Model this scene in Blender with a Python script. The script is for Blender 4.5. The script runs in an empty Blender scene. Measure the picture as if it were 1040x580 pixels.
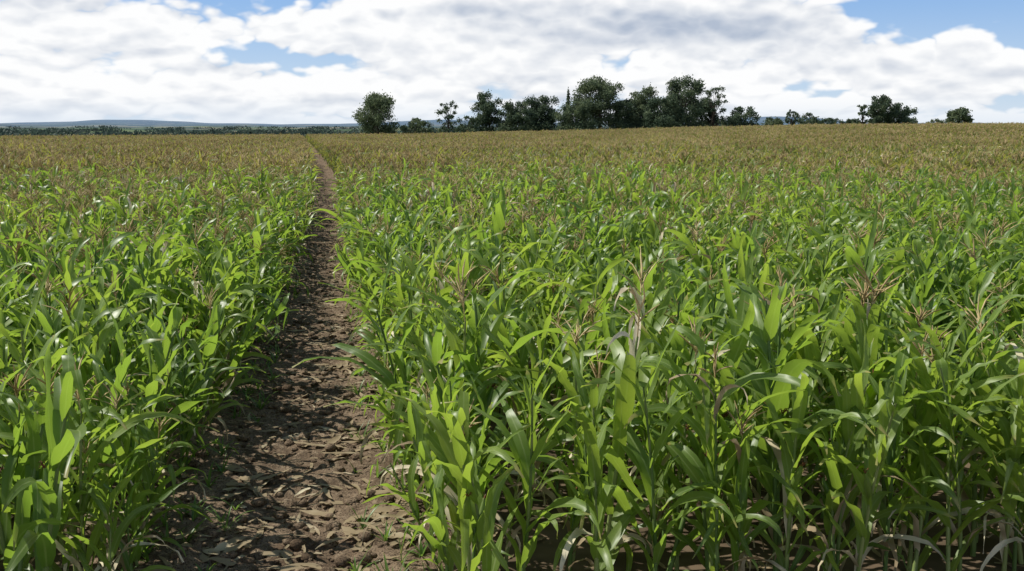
import bpy, math, random
import numpy as np
from mathutils import Vector, Euler, Matrix, noise as mnoise

random.seed(7); rng = np.random.default_rng(7)
scene = bpy.context.scene
scene.view_settings.view_transform = 'Standard'
scene.view_settings.look = 'None'
scene.view_settings.exposure = 0
F = 1000.0; HOR = 131.0
YAW = math.atan(202/1000.0)      # camera looks right of the path direction (+Y)
PITCH = math.atan((290-HOR)/F)
H = 3.0

# ---------------------------------------------------------------- helpers
def sstep(a, b, v):
    t = min(1.0, max(0.0, (v-a)/(b-a)))
    return t*t*(3-2*t)

PATHX = ([0, 6, 10, 18, 30, 44, 80, 120, 165, 230], [-0.35, -0.27, -0.12, 0.12, 0.36, 0.55, 0.45, 0.0, -0.7, -2.0])
def pathx(y): return np.interp(y, *PATHX)
def edge(y): return float(np.interp(y,[0,10,28,60],[1.04,1.0,0.78,0.58]))

AZ0 = YAW
def hill_e(r, az):
    # elevation angle (rad) of the land, seen from the field, as a function of distance
    base = np.interp(math.log(r), [math.log(v) for v in (900, 1400, 2500, 4200, 7000, 11000, 14000)],
                     [-0.0135, -0.0085, -0.0035, 0.0005, 0.003, 0.0052, 0.004])
    n1 = mnoise.noise(Vector((az*9, math.log(r)*5.0, 1.3)))
    n2 = mnoise.noise(Vector((az*28, math.log(r)*9.0, 5.3)))
    pk = 0.0
    if r > 8000:
        pk = 0.0028*math.exp(-((az-(AZ0-0.37))/0.05)**2) + 0.007*math.exp(-((az-(AZ0+0.26))/0.06)**2) + 0.004*math.exp(-((az-(AZ0-0.07))/0.06)**2)
        pk *= sstep(8000, 11000, r)
    return base + 0.0015*n1 + 0.0012*n2 + pk

def gz(x, y):
    r = math.hypot(x, y)
    z = 0.0
    if r > 30:
        z += 2.05*sstep(2, 105, x)*sstep(40, 195, r)
        z -= 14.0*sstep(212, 900, r)
        z += 0.10*math.sin(x*0.05+1)*math.sin(y*0.043)*sstep(30, 80, r)*(1-sstep(200, 260, r))
    if r > 700:
        az = math.atan2(x, y)
        zh = H + r*hill_e(max(r, 900), az)
        k = sstep(700, 1000, r)
        z = z*(1-k) + zh*k
    return z

def link(ob, parent=None, coll=None):
    (coll or scene.collection).objects.link(ob)
    if parent: ob.parent = parent
    return ob

class MB:
    """mesh builder"""
    def __init__(s): s.v=[]; s.f=[]; s.uv=[]; s.m=[]
    def add(s, verts, faces, uvs, mat=0):
        o=len(s.v); s.v.extend(verts)
        for f in faces:
            s.f.append(tuple(i+o for i in f)); s.m.append(mat)
            s.uv.extend([uvs[i] for i in f])
    def merge(s, o, mtx):
        k=len(s.v)
        s.v.extend([tuple(mtx@Vector(v)) for v in o.v]); s.f.extend([tuple(i+k for i in f) for f in o.f])
        s.uv.extend(o.uv); s.m.extend(o.m)
    def obj(s, name, mats, smooth=True):
        me=bpy.data.meshes.new(name); me.from_pydata(s.v, [], s.f)
        for m in mats: me.materials.append(m)
        me.polygons.foreach_set('material_index', s.m)
        me.polygons.foreach_set('use_smooth', [smooth]*len(s.f))
        u=me.uv_layers.new(name='UVMap')
        u.data.foreach_set('uv', np.array(s.uv, dtype=np.float32).ravel())
        me.update()
        return bpy.data.objects.new(name, me)

# node helper
class NT:
    def __init__(s, tree): s.t=tree; s.n=tree.nodes; s.l=tree.links
    def node(s, typ, **kw):
        n=s.n.new(typ)
        for k,v in kw.items(): setattr(n,k,v)
        return n
    def set(s, sock, v):
        if isinstance(v, bpy.types.NodeSocket): s.l.new(v, sock)
        elif isinstance(v,(tuple,list)):
            v=tuple(v)
            if len(sock.default_value)==4 and len(v)==3: v=v+(1,)
            sock.default_value=v
        else: sock.default_value=v
    def m(s, op, a, b=0.0, c=0.0, clamp=False):
        n=s.node('ShaderNodeMath', operation=op, use_clamp=clamp)
        s.set(n.inputs[0],a); s.set(n.inputs[1],b); s.set(n.inputs[2],c)
        return n.outputs[0]
    def ss(s, v, a, b, lo=0.0, hi=1.0):
        n=s.node('ShaderNodeMapRange', interpolation_type='SMOOTHSTEP')
        s.set(n.inputs[0],v); s.set(n.inputs[1],a); s.set(n.inputs[2],b); s.set(n.inputs[3],lo); s.set(n.inputs[4],hi)
        return n.outputs[0]
    def mix(s, f, a, b, bt='MIX'):
        n=s.node('ShaderNodeMix', data_type='RGBA', blend_type=bt)
        s.set(n.inputs[0],f); s.set(n.inputs[6],a); s.set(n.inputs[7],b)
        return n.outputs[2]
    def noise(s, vec, scale, detail=4, rough=0.5, dist=0.0):
        n=s.node('ShaderNodeTexNoise')
        if vec is not None: s.l.new(vec, n.inputs['Vector'])
        n.inputs['Scale'].default_value=scale; n.inputs['Detail'].default_value=detail
        n.inputs['Roughness'].default_value=rough; n.inputs['Distortion'].default_value=dist
        return n.outputs[0]
    def comb(s, x,y,z=0.0):
        n=s.node('ShaderNodeCombineXYZ'); s.set(n.inputs[0],x); s.set(n.inputs[1],y); s.set(n.inputs[2],z)
        return n.outputs[0]

def newmat(name):
    m=bpy.data.materials.new(name); m.use_nodes=True
    nt=NT(m.node_tree); nt.n.clear()
    out=nt.node('ShaderNodeOutputMaterial')
    return m, nt, out

def principled(nt, col, rough=0.8, spec=0.3):
    p=nt.node('ShaderNodeBsdfPrincipled')
    nt.set(p.inputs['Base Color'],col); nt.set(p.inputs['Roughness'],rough)
    nt.set(p.inputs['Specular IOR Level'],spec)
    return p

# ---------------------------------------------------------------- materials
def mat_leaf(name, c1, c2, tr, trans=0.4, rough=0.40, simple=False):
    m,nt,out=newmat(name)
    uv=nt.node('ShaderNodeUVMap'); sx=nt.node('ShaderNodeSeparateXYZ'); nt.l.new(uv.outputs[0], sx.inputs[0])
    u,v=sx.outputs[0],sx.outputs[1]
    oi=nt.node('ShaderNodeObjectInfo'); tc=nt.node('ShaderNodeTexCoord'); geo=nt.node('ShaderNodeNewGeometry')
    nz=nt.noise(tc.outputs['Object'],5,1)
    big=nt.noise(geo.outputs['Position'],0.16,1)
    f=nt.m('ADD', nt.m('MULTIPLY',oi.outputs['Random'],0.60), nt.m('MULTIPLY',nz,0.45))
    f=nt.m('ADD', f, nt.m('MULTIPLY', nt.m('SUBTRACT',big,0.5),1.0), clamp=True)
    col=nt.mix(f,c1,c2)
    if not simple:
        mid=nt.m('ABSOLUTE', nt.m('SUBTRACT',u,0.5))
        rib=nt.ss(mid,0.03,0.08,1,0)
        col=nt.mix(nt.m('MULTIPLY',rib,0.5),col,(0.36,0.44,0.18))
    dry=nt.m('ADD', nt.ss(v,0.80,1.0), nt.m('MULTIPLY',nt.m('SUBTRACT',nz,0.5),2.0))
    dry=nt.ss(dry,0.5,0.95)
    col=nt.mix(nt.m('MULTIPLY',dry,0.8),col,(0.42,0.35,0.14))
    p=principled(nt,col,rough,0.45)
    t=nt.node('ShaderNodeBsdfTranslucent'); nt.set(t.inputs[0], nt.mix(f,tr,(tr[0]*1.7,tr[1]*1.25,tr[2]*1.3)))
    mx=nt.node('ShaderNodeMixShader'); mx.inputs[0].default_value=trans
    nt.l.new(p.outputs[0],mx.inputs[1]); nt.l.new(t.outputs[0],mx.inputs[2]); nt.l.new(mx.outputs[0],out.inputs[0])
    return m

def mat_simple(name, c1, c2, scale=8, rough=0.8, trans=0.0, spec=0.3, rnd=0.5):
    m,nt,out=newmat(name)
    tc=nt.node('ShaderNodeTexCoord'); oi=nt.node('ShaderNodeObjectInfo')
    nz=nt.noise(tc.outputs['Object'],scale,1,0.6)
    f=nt.ss(nt.m('ADD',nz,nt.m('MULTIPLY',nt.m('SUBTRACT',oi.outputs['Random'],0.5),rnd)),0.3,0.7)
    col=nt.mix(f,c1,c2)
    p=principled(nt,col,rough,spec)
    if trans>0:
        t=nt.node('ShaderNodeBsdfTranslucent'); nt.set(t.inputs[0],col)
        mx=nt.node('ShaderNodeMixShader'); mx.inputs[0].default_value=trans
        nt.l.new(p.outputs[0],mx.inputs[1]); nt.l.new(t.outputs[0],mx.inputs[2]); nt.l.new(mx.outputs[0],out.inputs[0])
    else: nt.l.new(p.outputs[0],out.inputs[0])
    return m

M_LEAF = mat_leaf('maize_leaf',(0.042,0.105,0.020),(0.225,0.310,0.065),(0.30,0.53,0.055),0.43)
M_LEAFD= mat_leaf('maize_leaf_distant',(0.085,0.125,0.030),(0.24,0.255,0.075),(0.32,0.40,0.065),0.40,0.6,True)
M_STEM = mat_simple('maize_stem',(0.10,0.17,0.045),(0.24,0.29,0.10),5,0.5)
M_TAS  = mat_simple('maize_tassel',(0.48,0.36,0.17),(0.70,0.57,0.31),9,0.8,0.3)
M_DRY  = mat_simple('dry_maize_leaf',(0.32,0.245,0.145),(0.74,0.66,0.47),4,0.7,0.2)
M_SILK = mat_simple('maize_silk',(0.10,0.035,0.015),(0.20,0.08,0.03),9,0.8)
MAIZE=[M_LEAF,M_STEM,M_TAS,M_DRY,M_SILK]
MAIZED=[M_LEAFD,M_STEM,M_TAS,M_DRY,M_SILK]

def mat_soil(name, path=False):
    m,nt,out=newmat(name)
    geo=nt.node('ShaderNodeNewGeometry'); P=geo.outputs['Position']
    n1=nt.noise(P,1.3,4,0.6); n2=nt.noise(P,14,5,0.65); n3=nt.noise(P,70,3,0.7)
    col=nt.mix(nt.ss(n1,0.35,0.65),(0.105,0.070,0.044),(0.235,0.168,0.112))
    col=nt.mix(nt.ss(n2,0.44,0.72),col,(0.34,0.255,0.175))
    col=nt.mix(nt.ss(n3,0.50,0.38),col,(0.060,0.041,0.028))
    p=principled(nt,col,0.95,0.15)
    hgt=nt.m('ADD',nt.m('MULTIPLY',n2,1.0),nt.m('MULTIPLY',n3,0.45))
    b=nt.node('ShaderNodeBump'); b.inputs['Strength'].default_value=0.8; b.inputs['Distance'].default_value=0.035
    nt.l.new(hgt,b.inputs['Height']); nt.l.new(b.outputs[0],p.inputs['Normal'])
    nt.l.new(p.outputs[0],out.inputs[0])
    return m
M_SOIL=mat_soil('field_soil')

def mat_land():
    m,nt,out=newmat('farmland')
    geo=nt.node('ShaderNodeNewGeometry'); P=geo.outputs['Position']
    ln=nt.node('ShaderNodeVectorMath',operation='LENGTH'); nt.l.new(P,ln.inputs[0]); r=ln.outputs[1]
    vo=nt.node('ShaderNodeTexVoronoi'); nt.l.new(P,vo.inputs['Vector']); vo.inputs['Scale'].default_value=0.0035
    sp=nt.node('ShaderNodeSeparateColor'); nt.l.new(vo.outputs['Color'],sp.inputs[0])
    c=nt.mix(nt.ss(sp.outputs[0],0.2,0.8),(0.05,0.09,0.03),(0.12,0.16,0.05))
    c=nt.mix(nt.ss(sp.outputs[1],0.62,0.75),c,(0.32,0.27,0.15))
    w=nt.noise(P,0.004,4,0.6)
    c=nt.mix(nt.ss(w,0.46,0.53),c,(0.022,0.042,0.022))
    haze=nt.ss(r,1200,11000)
    c=nt.mix(nt.m('MULTIPLY',haze,0.88),c,(0.12,0.18,0.27))  # aerial haze painted into the land colour, bluer with distance
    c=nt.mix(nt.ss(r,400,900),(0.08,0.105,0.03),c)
    n1=nt.noise(P,1.3,3,0.6)
    soil=nt.mix(nt.ss(n1,0.35,0.65),(0.075,0.055,0.035),(0.155,0.112,0.075))
    c=nt.mix(nt.ss(r,206,222),soil,c)
    p=principled(nt,c,0.95,0.1)
    nt.l.new(p.outputs[0],out.inputs[0])
    return m

# ---------------------------------------------------------------- ground (polar sheet to the horizon)
azs=list(np.arange(AZ0-0.62,AZ0+0.62,0.0026))
azs+=list(np.linspace(AZ0+0.62,AZ0-0.62+2*math.pi,110,endpoint=False))
rs=[0.0]+list(np.geomspace(1.5,200,50))+list(np.geomspace(206,900,30))+list(np.geomspace(930,14000,90))
vs=[];fs=[]
na=len(azs)
for r in rs:
    for a in azs:
        x=r*math.sin(a); y=r*math.cos(a); vs.append((x,y,gz(x,y)))
for i in range(len(rs)-1):
    for j in range(na):
        k=(j+1)%na
        fs.append((i*na+j,(i+1)*na+j,(i+1)*na+k,i*na+k) if i else (i*na+j,(i+1)*na+j,(i+1)*na+k))
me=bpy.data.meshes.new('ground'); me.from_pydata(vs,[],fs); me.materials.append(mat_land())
me.polygons.foreach_set('use_smooth',[True]*len(fs)); me.update()
link(bpy.data.objects.new('ground',me))

# ---------------------------------------------------------------- dirt path
def path_h(x,y):
    d=x-float(pathx(y))
    n=mnoise.fractal(Vector((x*1.8,y*1.8,3)),0.8,2.1,4)
    n2=mnoise.fractal(Vector((x*8,y*8,7)),0.8,2.1,4)
    h=0.040+0.042*n+0.028*n2+0.05*min(1,(abs(d)/0.8)**2)
    return h-0.12*sstep(1.1,1.6,abs(d))
ys=list(np.arange(2.5,16,0.035))
while ys[-1]<200: ys.append(ys[-1]*1.0035+0.0)
us=np.arange(-1.6,1.601,0.04)
vs=[];fs=[]
for y in ys:
    c=float(pathx(y))
    for u in us:
        x=c+u; vs.append((x,y,gz(x,y)+path_h(x,y)))
nu=len(us)
for i in range(len(ys)-1):
    for j in range(nu-1):
        fs.append((i*nu+j,i*nu+j+1,(i+1)*nu+j+1,(i+1)*nu+j))
me=bpy.data.meshes.new('dirt_path'); me.from_pydata(vs,[],fs); me.materials.append(M_SOIL)
me.polygons.foreach_set('use_smooth',[True]*len(fs)); me.update()
link(bpy.data.objects.new('dirt_path',me))

def top(x,y):
    d=abs(x-float(pathx(y)))
    return gz(x,y)+max(0.0, path_h(x,y) if d<1.55 and y>2.5 else 0.0)

# ---------------------------------------------------------------- maize plants
def leaf(mb, R, base, az, L, W, a0, bend, nseg=11, p=1.4, twist=0.0, fold=0.28, rip=0.012, mat=0, kink=None, azd=0.0):
    x,y,z=base; ds=L/nseg; vv=[];uv=[]
    f1=R.uniform(14,22); p1=R.uniform(0,6.3); p2=R.uniform(0,6.3)
    for i in range(nseg+1):
        t=i/nseg
        th=a0+bend*t**p
        if kink and t>kink: th=max(th,2.5)
        a=az+azd*t*t
        T=Vector((math.sin(th)*math.cos(a),math.sin(th)*math.sin(a),math.cos(th)))
        S=Vector((-math.sin(a),math.cos(a),0)); N=S.cross(T)*-1
        tw=twist*t; c,s=math.cos(tw),math.sin(tw)
        S2=S*c+N*s; N2=N*c-S*s
        w=W*0.5*min(1.0,0.45+t/0.22)*max(0.03,(1-t**2.0))**0.8
        e1=fold*w+rip*math.sin(f1*t+p1)*min(1,t*4); e2=fold*w+rip*math.sin(f1*t+p2)*min(1,t*4)
        P=Vector((x,y,z))
        vv+= [tuple(P-S2*w+N2*e1), tuple(P), tuple(P+S2*w+N2*e2)]
        uv+= [(0,t),(0.5,t),(1,t)]
        x+=T.x*ds; y+=T.y*ds; z+=T.z*ds
    ff=[]
    for i in range(nseg):
        o=i*3
        ff+=[(o,o+1,o+4,o+3),(o+1,o+2,o+5,o+4)]
    mb.add(vv,ff,uv,mat)

def tube(mb, pts, rad, n, mat):
    vv=[];uv=[];ff=[]
    for i,(P,r) in enumerate(zip(pts,rad)):
        Tn=(pts[min(i+1,len(pts)-1)]-pts[max(i-1,0)]).normalized()
        A=Tn.orthogonal().normalized(); B=Tn.cross(A)
        for k in range(n):
            a=2*math.pi*k/n
            vv.append(tuple(P+A*(r*math.cos(a))+B*(r*math.sin(a)))); uv.append((k/n,i/len(pts)*0.7))
    for i in range(len(pts)-1):
        for k in range(n):
            k2=(k+1)%n
            ff.append((i*n+k,i*n+k2,(i+1)*n+k2,(i+1)*n+k))
    mb.add(vv,ff,uv,mat)

def maize(seed, lod, tassel, hs=1.34):
    R=random.Random(seed); mb=MB()
    az=R.uniform(0,6.28)
    lean=Vector((R.uniform(-.08,.08),R.uniform(-.08,.08),0))
    def P(h): return Vector((lean.x*h*h, lean.y*h*h, h))
    n=6 if lod==0 else 3
    ns=10 if lod==0 else 2
    hs*=R.uniform(0.88,1.08)
    h_lo=-0.06 if lod==0 else 0.4
    tube(mb,[P(h_lo+(hs-h_lo)*i/ns) for i in range(ns+1)],[0.015*(1-0.62*i/ns)+0.002*(i%2) for i in range(ns+1)],n,1)
    nl=R.randint(10,13) if lod==0 else 6
    droop=R.uniform(-.5,.6)
    for i in range(nl):
        t=(i+0.5)/nl
        if lod==0: h=0.05+(hs-0.09)*t
        else: h=hs*(0.45+0.52*t); t=0.4+0.6*t
        a=az+math.pi*(i%2)+R.uniform(-.6,.6)
        L=(0.42+0.42*math.sin(math.pi*min(1,0.15+t*0.85)))*R.uniform(.7,1.22)
        W=(0.050+0.038*math.sin(math.pi*(0.2+0.7*t)))*R.uniform(.7,1.25)
        if lod: W*=1.2
        a0=R.uniform(0.22,0.72)-0.20*t
        bend=R.uniform(1.1,3.0)-0.5*t+droop
        m=0
        if (t<0.2 and R.random()<0.4) or R.random()<.03: m=3; bend+=0.7; W*=0.6
        kink=R.uniform(.35,.7) if R.random()<0.18 else None
        leaf(mb,R,P(h),a,L,W,a0,bend,nseg=(10 if lod==0 else 3),p=R.uniform(1.0,2.2),twist=R.uniform(-1.4,1.4),
             fold=R.uniform(.12,.42),rip=R.uniform(.005,.016) if lod==0 else 0,mat=m,kink=kink,azd=R.uniform(-1,1))
    # ear of maize with silks
    if lod==0 and R.random()<0.6:
        he=hs*R.uniform(.5,.62); a=az+R.uniform(-.5,.5)
        D=Vector((math.cos(a)*.35,math.sin(a)*.35,1)).normalized(); B0=P(he)
        pr=[.012,.022,.025,.024,.018,.009]
        tube(mb,[B0+D*(0.20*k/5) for k in range(6)],pr,7,0)
        for k in range(6):
            e=B0+D*.195; d=Vector((R.uniform(-1,1),R.uniform(-1,1),R.uniform(-.2,1)))*.035
            tube(mb,[e,e+d*.6+D*.02,e+d],[.003,.003,.002],3,4)
    # tassel
    if tassel:
        B0=P(hs-0.02); tl=R.uniform(.26,.38); th=.0042 if lod==0 else .0125
        tube(mb,[B0+Vector((R.uniform(-.006,.006)*k,R.uniform(-.006,.006)*k,tl*k/4)) for k in range(5)],[.004,.004,th*1.5,th*1.5,th*.7],3,2)
        for k in range(R.randint(6,11) if lod==0 else 6):
            a=R.uniform(0,6.28); s=R.uniform(.2,.7); L=R.uniform(.12,.24); q=B0+Vector((0,0,tl*R.uniform(.25,.6)))
            ns2=3 if lod==0 else 1
            pts=[q]; th0=s
            for j in range(ns2):
                th0+=R.uniform(.02,.35); st=L/ns2
                q=q+Vector((math.cos(a)*math.sin(th0),math.sin(a)*math.sin(th0),math.cos(th0)))*st; pts.append(q)
            rr=[th*(1.0 if j%2 else 1.45) for j in range(len(pts))]; rr[-1]=th*.5
            tube(mb,pts,rr,3,2)
    return mb

crop_parent=bpy.data.objects.new('maize_field',None); link(crop_parent)
coll_near=bpy.data.collections.new('maize_plants'); scene.collection.children.link(coll_near)
coll_far=bpy.data.collections.new('maize_plants_distant'); scene.collection.children.link(coll_far)
NN=22; NF=9; CW=4.2; CL=4.0; row=0.70
for i in range(NN):
    ob=maize(100+i,0,i>=7, 1.42).obj('maize_plant_%02d'%i,MAIZE); link(ob,crop_parent,coll_near)
    ob.location=(1.6+i*0.41,5.35+0.1*(i%3),gz(2+i*.6,6.2)); ob.rotation_euler=(0,0,i*1.7)
protosT=[maize(300+i,1,True,1.38) for i in range(10)]
protosN=[maize(330+i,1,False,1.44) for i in range(6)]
for i in range(NF):
    mb=MB(); R=random.Random(900+i)
    for k in range(6):
        y=R.uniform(0,.2)
        while y<CL:
            M=Matrix.Translation((-CW/2+.35+k*row+R.gauss(0,.13),y-CL/2,0))@Euler((R.gauss(0,.08),R.gauss(0,.08),R.uniform(0,6.28))).to_matrix().to_4x4()@Matrix.Scale(R.gauss(1,.08),4)
            pt=1.0 if i<5 else .45
            mb.merge(R.choice(protosT) if R.random()<pt else R.choice(protosN),M); y+=R.uniform(.16,.36)
    ob=mb.obj('maize_block_%02d'%i,MAIZED); link(ob,crop_parent,coll_far)
    ob.location=(float(pathx(174))-.60-CW*(i+.5),174,gz(-8,174))

near=[];far=[]
y0=5.0; RMAX=207; RFAR=36
def vis(x,y,mg):
    # only the sector of field the photograph looks over, with a wide margin
    a=math.atan2(x,y)-AZ0
    return abs(a)<0.54+mg/ max(6,math.hypot(x,y))
def green(x,y):
    # parts of the field where the crop has tasselled less (greener)
    r=math.hypot(x,y)
    n=mnoise.noise(Vector((x*.035,y*.05,3)))+.5*mnoise.noise(Vector((x*.11,y*.11,6)))
    g=.50*sstep(0,14,x)*(1-sstep(60,105,r))-.35*(1-sstep(-12,2,x))
    return g+.55*n-.35*sstep(60,120,r)
def cell(x,y):
    j=math.floor(y/CL); yc=(j+.5)*CL; c=float(pathx(yc)); d=x-float(pathx(y)); sd=1 if d>0 else -1
    k=math.floor((abs(d)-edge(yc))/CW)
    return c+sd*(edge(yc)+(k+.5)*CW), yc
for j in range(0,55):
    yc=(j+.5)*CL
    for sd in (-1,1):
        for k in range(0,50):
            xc=float(pathx(yc))+sd*(edge(yc)+(k+.5)*CW); r=math.hypot(xc,yc)
            if r<RFAR or r>RMAX or not vis(xc,yc,5): continue
            idx=random.randint(5,NF-1) if green(xc,yc)+random.gauss(0,.12)>.22 else random.randint(0,4)
            far.append((xc,yc,gz(xc,yc),0,0,math.pi*random.randint(0,1),random.uniform(.96,1.05)*(1+.05*mnoise.noise(Vector((xc*.08,yc*.08,1)))),idx))
def addnear(x,y,smul=1.0,lean=0.0):
    r=math.hypot(x,y)
    n=mnoise.noise(Vector((x*.35,y*.35,2)))
    s=(random.gauss(1.0,.11)+0.14*n)*smul
    s=max(.62,min(1.25,s))
    tl=random.gauss(0,.09); tl2=random.gauss(0,.09)+lean
    if random.random()<.03: tl=random.choice((-1,1))*random.uniform(.3,.7)
    ptas=0.40+0.6*sstep(7,32,r)-.55*max(-.5,green(x,y))
    idx=random.randint(7,NN-1) if random.random()<ptas else random.randint(0,6)
    # euler XYZ: yaw is applied last, so leaning is given in the plant's own frame turned back
    yaw=random.uniform(0,6.28)
    if lean:
        e=(Matrix.Rotation(lean,3,'Y')@Euler((tl,tl*.5,yaw)).to_matrix()).to_euler()
        near.append((x,y,gz(x,y),e.x,e.y,e.z,s,idx))
    else: near.append((x,y,gz(x,y),tl,tl2,yaw,s,idx))
for k in range(int(-60/row),int(60/row)):
    xr=k*row+0.35; y=y0+random.uniform(0,.25)
    if xr<0: y+=.35
    while y<RFAR+5:
        r=math.hypot(xr,y)
        y+=(0.172+.065*sstep(12,35,r))*random.uniform(.6,1.4)
        x=xr+random.gauss(0,.14)
        if not vis(x,y,3.0): continue
        d=x-float(pathx(y))
        if abs(d)<edge(y)+0.14*mnoise.noise(Vector((y*.6,3 if d>0 else 9,0))): continue
        cx,cy=cell(x,y)
        if math.hypot(cx,cy)>=RFAR: continue
        if mnoise.noise(Vector((x*.9,y*.9,5)))<-.33: continue   # gaps in the stand
        addnear(x,y,random.uniform(.85,1.03) if abs(d)<1.25 else 1.0)
for sd in (-1,1):
    y=5.6
    while y<RFAR:
        y+=random.uniform(.14,.36)
        ln=-sd*abs(random.gauss(.05,.09)) if random.random()<.9 else -sd*random.uniform(.25,.5)
        addnear(float(pathx(y))+sd*(edge(y)+.08+random.uniform(-.14,.14)+.12*mnoise.noise(Vector((y*.7,sd*5,1)))),y,random.uniform(.66,1.03),ln)
print('NEAR',len(near),'FAR',len(far))

def inst_object(name, pts, coll):
    a=np.array(pts,dtype=np.float32)
    me=bpy.data.meshes.new(name); me.vertices.add(len(a)); me.vertices.foreach_set('co',a[:,:3].ravel())
    at=me.attributes.new('rot','FLOAT_VECTOR','POINT'); at.data.foreach_set('vector',np.ascontiguousarray(a[:,3:6]).ravel())
    at=me.attributes.new('scl','FLOAT','POINT'); at.data.foreach_set('value',np.ascontiguousarray(a[:,6]))
    at=me.attributes.new('idx','INT','POINT'); at.data.foreach_set('value',a[:,7].astype(np.int32))
    ob=bpy.data.objects.new(name,me); link(ob,crop_parent)
    g=bpy.data.node_groups.new(name+'_gn','GeometryNodeTree')
    g.interface.new_socket('Geometry',in_out='INPUT',socket_type='NodeSocketGeometry')
    g.interface.new_socket('Geometry',in_out='OUTPUT',socket_type='NodeSocketGeometry')
    N=g.nodes;Lk=g.links
    gi=N.new('NodeGroupInput');go=N.new('NodeGroupOutput')
    ip=N.new('GeometryNodeInstanceOnPoints'); ci=N.new('GeometryNodeCollectionInfo')
    ci.inputs[0].default_value=coll; ci.inputs[1].default_value=True; ci.inputs[2].default_value=True
    def att(nm,dt):
        n=N.new('GeometryNodeInputNamedAttribute'); n.data_type=dt; n.inputs[0].default_value=nm; return n.outputs[0]
    Lk.new(gi.outputs[0],ip.inputs['Points']); Lk.new(ci.outputs[0],ip.inputs['Instance'])
    ip.inputs['Pick Instance'].default_value=True
    Lk.new(att('idx','INT'),ip.inputs['Instance Index'])
    e=N.new('FunctionNodeEulerToRotation'); Lk.new(att('rot','FLOAT_VECTOR'),e.inputs[0]); Lk.new(e.outputs[0],ip.inputs['Rotation'])
    Lk.new(att('scl','FLOAT'),ip.inputs['Scale'])
    Lk.new(ip.outputs[0],go.inputs[0])
    md=ob.modifiers.new('instances','NODES'); md.node_group=g
inst_object('maize_crop',near,coll_near)
inst_object('maize_crop_distant',far,coll_far)

# ---------------------------------------------------------------- litter, clods, weeds
R=random.Random(5)
mb=MB()
def strip(x,y,L,W):
    leaf(mb,R,(x,y,top(x,y)+.008+R.uniform(0,.018)),R.gauss(0,1.1)+(math.pi if R.random()<.5 else 0),L,W,R.uniform(1.40,1.6),R.uniform(-.05,.25),
         nseg=6,twist=R.uniform(-.6,.6),fold=R.uniform(-.3,.4),rip=.004,azd=R.uniform(-.8,.8))
for i in range(2200):
    y=5.0+ (R.random()**1.6)*42
    d=R.gauss(0.25,.5) if R.random()<.8 else R.uniform(-1.5,1.5)
    if abs(d)>1.5: continue
    if R.random()<.75 and mnoise.noise(Vector((d*1.5,y*.9,4)))<.05: continue
    strip(float(pathx(y))+d,y,R.uniform(.07,.34),R.uniform(.014,.055))
for (cy,cd,n,sr) in ((12.3,.50,46,.28),(10.6,.55,30,.22),(9.0,.45,22,.25),(8.1,-.35,22,.22),(7.2,.65,24,.25),(14.5,.3,26,.3),(17,.2,26,.3),(6.6,-.4,18,.3),(20,.3,22,.4),(23,.2,22,.5)):
    for i in range(n):
        y=cy+R.gauss(0,sr); d=cd+R.gauss(0,sr*.8); strip(float(pathx(y))+d,y,R.uniform(.10,.36),R.uniform(.04,.10))
for i in range(300):
    y=5.4+R.random()*3; x=R.uniform(-5,6)
    L=R.uniform(.1,.35)
    leaf(mb,R,(x,y,top(x,y)+.012),R.uniform(0,6.28),L,R.uniform(.02,.05),1.5,R.uniform(-.05,.3),nseg=6,twist=R.uniform(-1,1),rip=.004,azd=R.uniform(-.8,.8))
link(mb.obj('dry_leaf_litter',[M_DRY]))

import bmesh
bm=bmesh.new(); bmesh.ops.create_icosphere(bm,subdivisions=2,radius=1); 
sv=[v.co.copy() for v in bm.verts]; sf=[tuple(v.index for v in f.verts) for f in bm.faces]; bm.free()
mb=MB()
for i in range(2800):
    y=5.0+(R.random()**1.8)*22; d=R.gauss(0,.65)
    if abs(d)>1.5: continue
    x=float(pathx(y))+d; s=R.uniform(.006,.020) if R.random()<.80 else R.uniform(.02,.055)
    z=top(x,y)+s*.25; off=Vector((R.uniform(0,99),R.uniform(0,99),0))
    q=Euler((R.uniform(0,6),R.uniform(0,6),R.uniform(0,6))).to_matrix()
    vv=[]
    for c in sv:
        w=q@(c*(1+.45*mnoise.noise(c*1.4+off))); vv.append((x+w.x*s*1.2,y+w.y*s*1.1,z+w.z*s*.75))
    mb.add(vv,sf,[(0,0)]*len(vv))
link(mb.obj('soil_clods',[M_SOIL]))

M_WEED=mat_leaf('weed_leaf',(0.05,0.12,0.02),(0.09,0.18,0.03),(0.18,0.36,0.05))
mb=MB()
for i in range(300):
    y=5.3+R.random()**1.5*22; sd=R.choice((-1,1)); x=float(pathx(y))+sd*R.uniform(.45,1.1)
    z=top(x,y); n=R.randint(4,9)
    for k in range(n):
        leaf(mb,R,(x,y,z-.005),R.uniform(0,6.28),R.uniform(.05,.28),R.uniform(.008,.028),R.uniform(.3,1.1),R.uniform(.4,1.2),nseg=5,rip=.002)
link(mb.obj('path_weeds',[M_WEED]))

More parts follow.
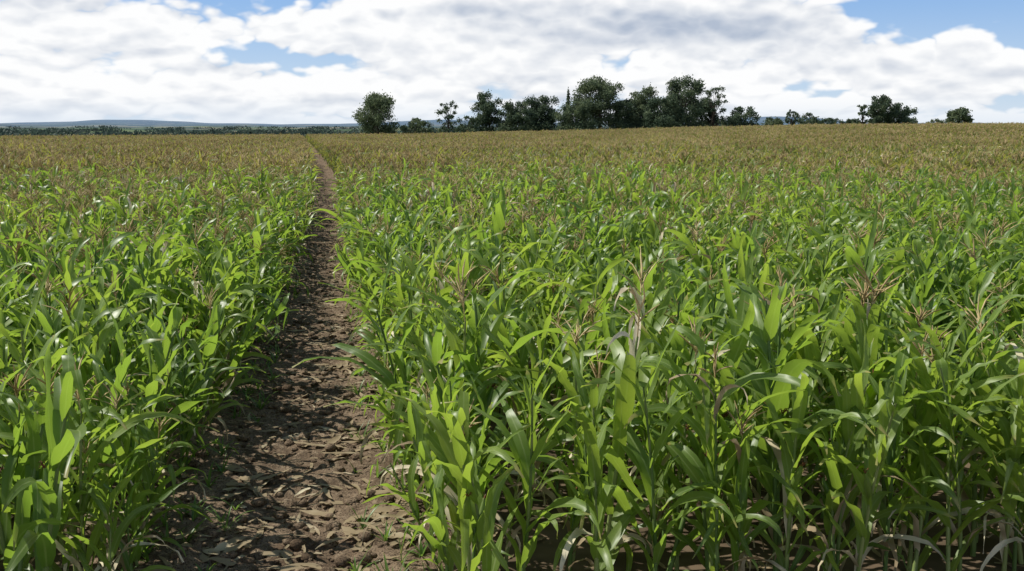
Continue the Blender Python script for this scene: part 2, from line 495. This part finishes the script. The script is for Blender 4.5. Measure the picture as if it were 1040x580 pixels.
# ---------------------------------------------------------------- trees
def mat_tree(name,c1,c2):
    m,nt,out=newmat(name)
    geo=nt.node('ShaderNodeNewGeometry'); oi=nt.node('ShaderNodeObjectInfo')
    n=nt.noise(geo.outputs['Position'],0.45,2)
    f=nt.ss(nt.m('ADD',n,nt.m('MULTIPLY',nt.m('SUBTRACT',oi.outputs['Random'],.5),.3)),.35,.65)
    col=nt.mix(f,c1,c2); p=principled(nt,col,.7,.2)
    t=nt.node('ShaderNodeBsdfTranslucent'); nt.set(t.inputs[0],col)
    mx=nt.node('ShaderNodeMixShader'); mx.inputs[0].default_value=.35
    nt.l.new(p.outputs[0],mx.inputs[1]); nt.l.new(t.outputs[0],mx.inputs[2]); nt.l.new(mx.outputs[0],out.inputs[0])
    return m
M_TREE=mat_tree('tree_foliage',(0.080,0.118,0.072),(0.165,0.205,0.110))  # foliage green lightened and blued, so distance haze is painted into it
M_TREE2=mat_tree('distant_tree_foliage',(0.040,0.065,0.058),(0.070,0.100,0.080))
M_BARK=mat_simple('bark',(0.05,0.04,0.03),(0.10,0.08,0.06),3,0.9)

def quads(mb, C, size, R_, mat=0):
    n=len(C)
    A=R_.normal(size=(n,3)); A/=np.linalg.norm(A,axis=1)[:,None]
    B=R_.normal(size=(n,3)); B-=A*(A*B).sum(1)[:,None]; B/=np.linalg.norm(B,axis=1)[:,None]
    s=size*R_.uniform(.6,1.3,size=n)
    for i in range(n):
        c=C[i]; a=A[i]*s[i]; b=B[i]*s[i]*.7
        mb.add([tuple(c-a),tuple(c-b*.8),tuple(c+a),tuple(c+b)],[(0,1,2,3)],[(0,0),(1,0),(1,1),(0,1)],mat)

def tree(name, px, ytop, wpx, depth, shape='round', dens=1.0, leafs=.27, seed=1, crown_lo=0.12):
    R=random.Random(seed); R_=np.random.default_rng(seed)
    lat=(px-520)/F*depth
    X=lat*math.cos(YAW)+depth*math.sin(YAW); Y=-lat*math.sin(YAW)+depth*math.cos(YAW)
    g=gz(X,Y); ht=H+(HOR-ytop)/F*depth*1.02-g; wid=wpx/F*depth
    mb=MB()
    # trunk and limbs
    r0=.028*ht
    pts=[Vector((R.uniform(-.02,.02)*ht*k/5,R.uniform(-.02,.02)*ht*k/5,-.3+ht*.75*k/5)) for k in range(6)]
    tube(mb,pts,[r0*(1-.16*k) for k in range(6)],7,1)
    lobes=[]
    nl={'round':46,'wide':40,'conifer':12,'sparse':36,'scrub':26}[shape]
    for i in range(nl):
        if shape=='conifer':
            t=(i+.5)/nl; rr=wid*.5*(1-t)*1.0+.3; c=Vector((R.uniform(-.3,.3)*rr,R.uniform(-.3,.3)*rr,ht*(crown_lo+(1-crown_lo)*t*.95)))
            lobes.append((c,rr*.9,ht/nl*.9)); continue
        mid_=(1+crown_lo)*.5; hh=(1-crown_lo)*.5
        zz=R.uniform(-.92,.84)
        zc=mid_+hh*zz
        prof=math.sqrt(1-zz*zz*(.92 if zz>0 else .55))
        if shape=='wide' : prof=max(prof,.75 if zz<.5 else .5)
        a=R.uniform(0,6.28); q=math.sqrt(R.uniform(.08,.80))*prof*wid*.5
        rl=wid*R.uniform(.09,.16) if shape!='sparse' else wid*R.uniform(.07,.13)
        rl=min(rl,ht*.14)
        c=Vector((math.cos(a)*q,math.sin(a)*q,ht*zc-rl*.3))
        lobes.append((c,rl,rl*R.uniform(.7,1.0)))
    if shape in('round','wide','scrub'):
        lobes.append((Vector((R.uniform(-.08,.08)*wid,0,ht*.90)),wid*.11,ht*.09))
        lobes.append((Vector((0,0,ht*.5)),wid*.28,ht*.30))
    if shape in('scrub','wide'):
        lobes.append((Vector((0,0,ht*.2)),wid*.45,ht*.2))
    for (c,rl,rz) in lobes:
        if shape!='conifer':
            s=pts[2]+(pts[4]-pts[2])*R.random(); mid=(s+c)*.5+Vector((0,0,-.05*ht))
            tube(mb,[s,mid,c],[r0*.3,r0*.18,r0*.06],4,1)
        n=int(200*dens*(rl/1.5)**1.6)+22
        d=R_.normal(size=(n,3)); d/=np.linalg.norm(d,axis=1)[:,None]
        rad=np.abs(R_.normal(.75,.30,size=n))
        C=np.array(c)+d*rad[:,None]*np.array([rl,rl,rz])
        quads(mb,C,leafs,R_,0)
    ob=mb.obj(name,[M_TREE,M_BARK],False); ob.location=(X,Y,g); link(ob)

T=[('oak_tree',385,95,46,300,'round'),('hedgerow_bush',424,120,34,300,'scrub'),('ash_tree',456,101,24,310,'sparse'),
('oak_tree',497,94,33,305,'round'),('hawthorn_tree',476,118,28,300,'scrub'),('hawthorn_tree',524,104,38,300,'wide'),('oak_tree',550,98,44,310,'wide'),
('conifer_tree',576,91,12,305,'conifer'),('oak_tree',608,80,54,300,'round'),('hawthorn_tree',585,103,46,292,'wide'),('oak_tree',652,90,40,306,'round'),
('hawthorn_tree',636,102,44,300,'wide'),('oak_tree',690,80,50,298,'round'),('hawthorn_tree',672,100,42,294,'wide'),('ash_tree',722,88,30,304,'sparse'),
('hawthorn_tree',748,109,42,300,'wide'),('ash_tree',710,100,36,310,'wide'),('hedgerow_bush',780,119,30,310,'scrub'),('birch_tree',800,110,14,300,'sparse'),('hedgerow_bush',815,115,32,305,'scrub'),
('hedgerow_bush',840,120,30,300,'scrub'),('birch_tree',871,103,12,295,'sparse'),('oak_tree',888,97,26,298,'round'),('hawthorn_tree',908,105,38,300,'wide'),
('hawthorn_tree',968,110,26,290,'round'),('hedgerow_bush',945,121,20,300,'scrub'),('hedgerow_bush',860,121,24,300,'scrub')]
for i,(nm,px,yt,w,dp,sh) in enumerate(T):
    tree(nm,px,yt,w,dp,sh,dens={'sparse':.40,'scrub':.8}.get(sh,1.1),seed=50+i,crown_lo=.03 if sh in('wide','scrub') else .10)

# distant woods and hedgerows on the far hills: one mass
mb=MB(); R_=np.random.default_rng(3)
for i in range(900):
    r=math.exp(R.uniform(math.log(700),math.log(4500)))
    az=AZ0+R.uniform(-.55,.58)
    hgt=R.uniform(6,14); run=R.randint(1,7); da=R.uniform(6,11)/r
    for k in range(run):
        a=az+da*k; x=r*math.sin(a); y=r*math.cos(a); g=gz(x,y)
        n=14
        d=R_.normal(size=(n,3)); d/=np.linalg.norm(d,axis=1)[:,None]
        C=np.array([x,y,g+hgt*.42])+d*np.array([hgt*.6,hgt*.6,hgt*.42])*R_.uniform(.5,1,size=(n,1))
        quads(mb,C,hgt*.22,R_,0)
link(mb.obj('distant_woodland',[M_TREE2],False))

# ---------------------------------------------------------------- sun + sky
SAZ=math.radians(-60); SEL=math.radians(50)
sd=Vector((math.sin(SAZ)*math.cos(SEL),math.cos(SAZ)*math.cos(SEL),math.sin(SEL)))
L=bpy.data.lights.new('sun','SUN'); L.energy=5.0; L.angle=math.radians(.5); L.color=(1,.965,.87)
so=bpy.data.objects.new('sun',L); so.rotation_euler=sd.to_track_quat('Z','Y').to_euler(); so.location=(-40,30,60); link(so)

w=bpy.data.worlds.new('World'); scene.world=w; w.use_nodes=True
nt=NT(w.node_tree); nt.n.clear()
out=nt.node('ShaderNodeOutputWorld'); bg=nt.node('ShaderNodeBackground'); nt.l.new(bg.outputs[0],out.inputs[0])
bg.inputs[1].default_value=0.1
sky=nt.node('ShaderNodeTexSky',sky_type='NISHITA'); sky.sun_disc=False; sky.sun_elevation=SEL; sky.sun_rotation=SAZ
sky.altitude=100; sky.air_density=1.0; sky.dust_density=.6; sky.ozone_density=2.0
tc=nt.node('ShaderNodeTexCoord'); sp=nt.node('ShaderNodeSeparateXYZ'); nt.l.new(tc.outputs['Generated'],sp.inputs[0])
az=nt.m('ARCTAN2',sp.outputs[0],sp.outputs[1]); el=nt.m('ARCSINE',sp.outputs[2])
def gauss(px,py,sx,sy,amp):
    a0=AZ0+math.atan((px-520)/F); e0=(HOR-py)/F
    dx=nt.m('DIVIDE',nt.m('SUBTRACT',az,a0),sx/F); dy=nt.m('DIVIDE',nt.m('SUBTRACT',el,e0),sy/F)
    q=nt.m('ADD',nt.m('MULTIPLY',dx,dx),nt.m('MULTIPLY',dy,dy))
    return nt.m('MULTIPLY',nt.m('EXPONENT',nt.m('MULTIPLY',q,-1)),amp)
def addall(lst):
    r=lst[0]
    for q in lst[1:]: r=nt.m('ADD',r,q)
    return r
# clouds: billowy cumulus deck, compressed vertically toward the horizon
elp=nt.m('MULTIPLY',nt.m('POWER',nt.m('MAXIMUM',nt.m('ADD',el,.02),.001),.75),16.0)
def dens(off):
    e=nt.m('ADD',elp,off)
    a=nt.noise(nt.comb(nt.m('MULTIPLY',az,9.0),e,4.2),1.0,3,.5)
    b=nt.noise(nt.comb(nt.m('MULTIPLY',az,26.0),nt.m('MULTIPLY',e,2.3),9.2),1.0,3,.42)
    b=nt.m('ABSOLUTE',nt.m('SUBTRACT',b,.5))
    return nt.m('ADD',a,nt.m('MULTIPLY',nt.m('SUBTRACT',b,.09),.70))
blue=addall([gauss(985,6,110,46,.46),gauss(1050,55,40,16,.08),gauss(225,0,75,13,.30),gauss(10,-4,40,14,.22),gauss(335,0,40,9,.14),gauss(300,62,110,6,.05),gauss(30,60,60,8,.08),gauss(250,96,90,6,.06)])
gain=addall([gauss(640,25,220,34,.20),gauss(110,38,130,26,.17),gauss(905,72,110,16,.16),gauss(420,80,150,22,.08),gauss(200,100,260,14,.06),gauss(790,82,80,12,.10),gauss(260,40,90,14,.10)])
hi=nt.ss(el,.16,.6,.10,-.14)
d0r=dens(0); d1r=dens(.20)
d0=nt.m('ADD',d0r,nt.m('ADD',nt.m('SUBTRACT',gain,blue),hi))
cover=nt.ss(d0,.46,.565)
grad=nt.m('SUBTRACT',d1r,d0r)          # more cloud above = shaded underside
thick=nt.ss(d0,.60,.95)
grey=addall([gauss(720,32,125,15,.75),gauss(560,48,70,12,.40),gauss(240,74,45,8,.55),gauss(540,100,90,8,.30),gauss(60,22,60,9,.20),gauss(480,18,60,12,.25),gauss(100,62,90,7,.3),gauss(850,56,60,8,.25)])
sh=nt.m('ADD',nt.m('MULTIPLY',grad,2.5),nt.m('ADD',grey,nt.m('ADD',nt.m('MULTIPLY',thick,.35),.04)),clamp=True)
cl=nt.mix(sh,(9.9,9.95,10.0),(4.5,5.2,6.4))
clear=nt.mix(nt.ss(el,0,.15),(6.0,7.5,9.2),(2.4,4.6,8.4))
skyc=nt.mix(nt.ss(el,.12,.5,.85,.0),sky.outputs[0],clear)
c=nt.mix(cover,skyc,cl)
c=nt.mix(nt.ss(el,-.002,.036,.70,0),c,(6.9,7.8,8.9))
c=nt.mix(nt.ss(el,.16,.55,0,.62),c,(1.1,1.7,2.9))
nt.l.new(c,bg.inputs[0])

# ---------------------------------------------------------------- camera
cam=bpy.data.cameras.new('camera'); cam.sensor_width=36; cam.lens=36*F/1040; cam.clip_end=40000; cam.clip_start=.05
co=bpy.data.objects.new('camera',cam); co.location=(0,0,H)
co.rotation_euler=(math.pi/2-PITCH,0,-YAW); link(co); scene.camera=co
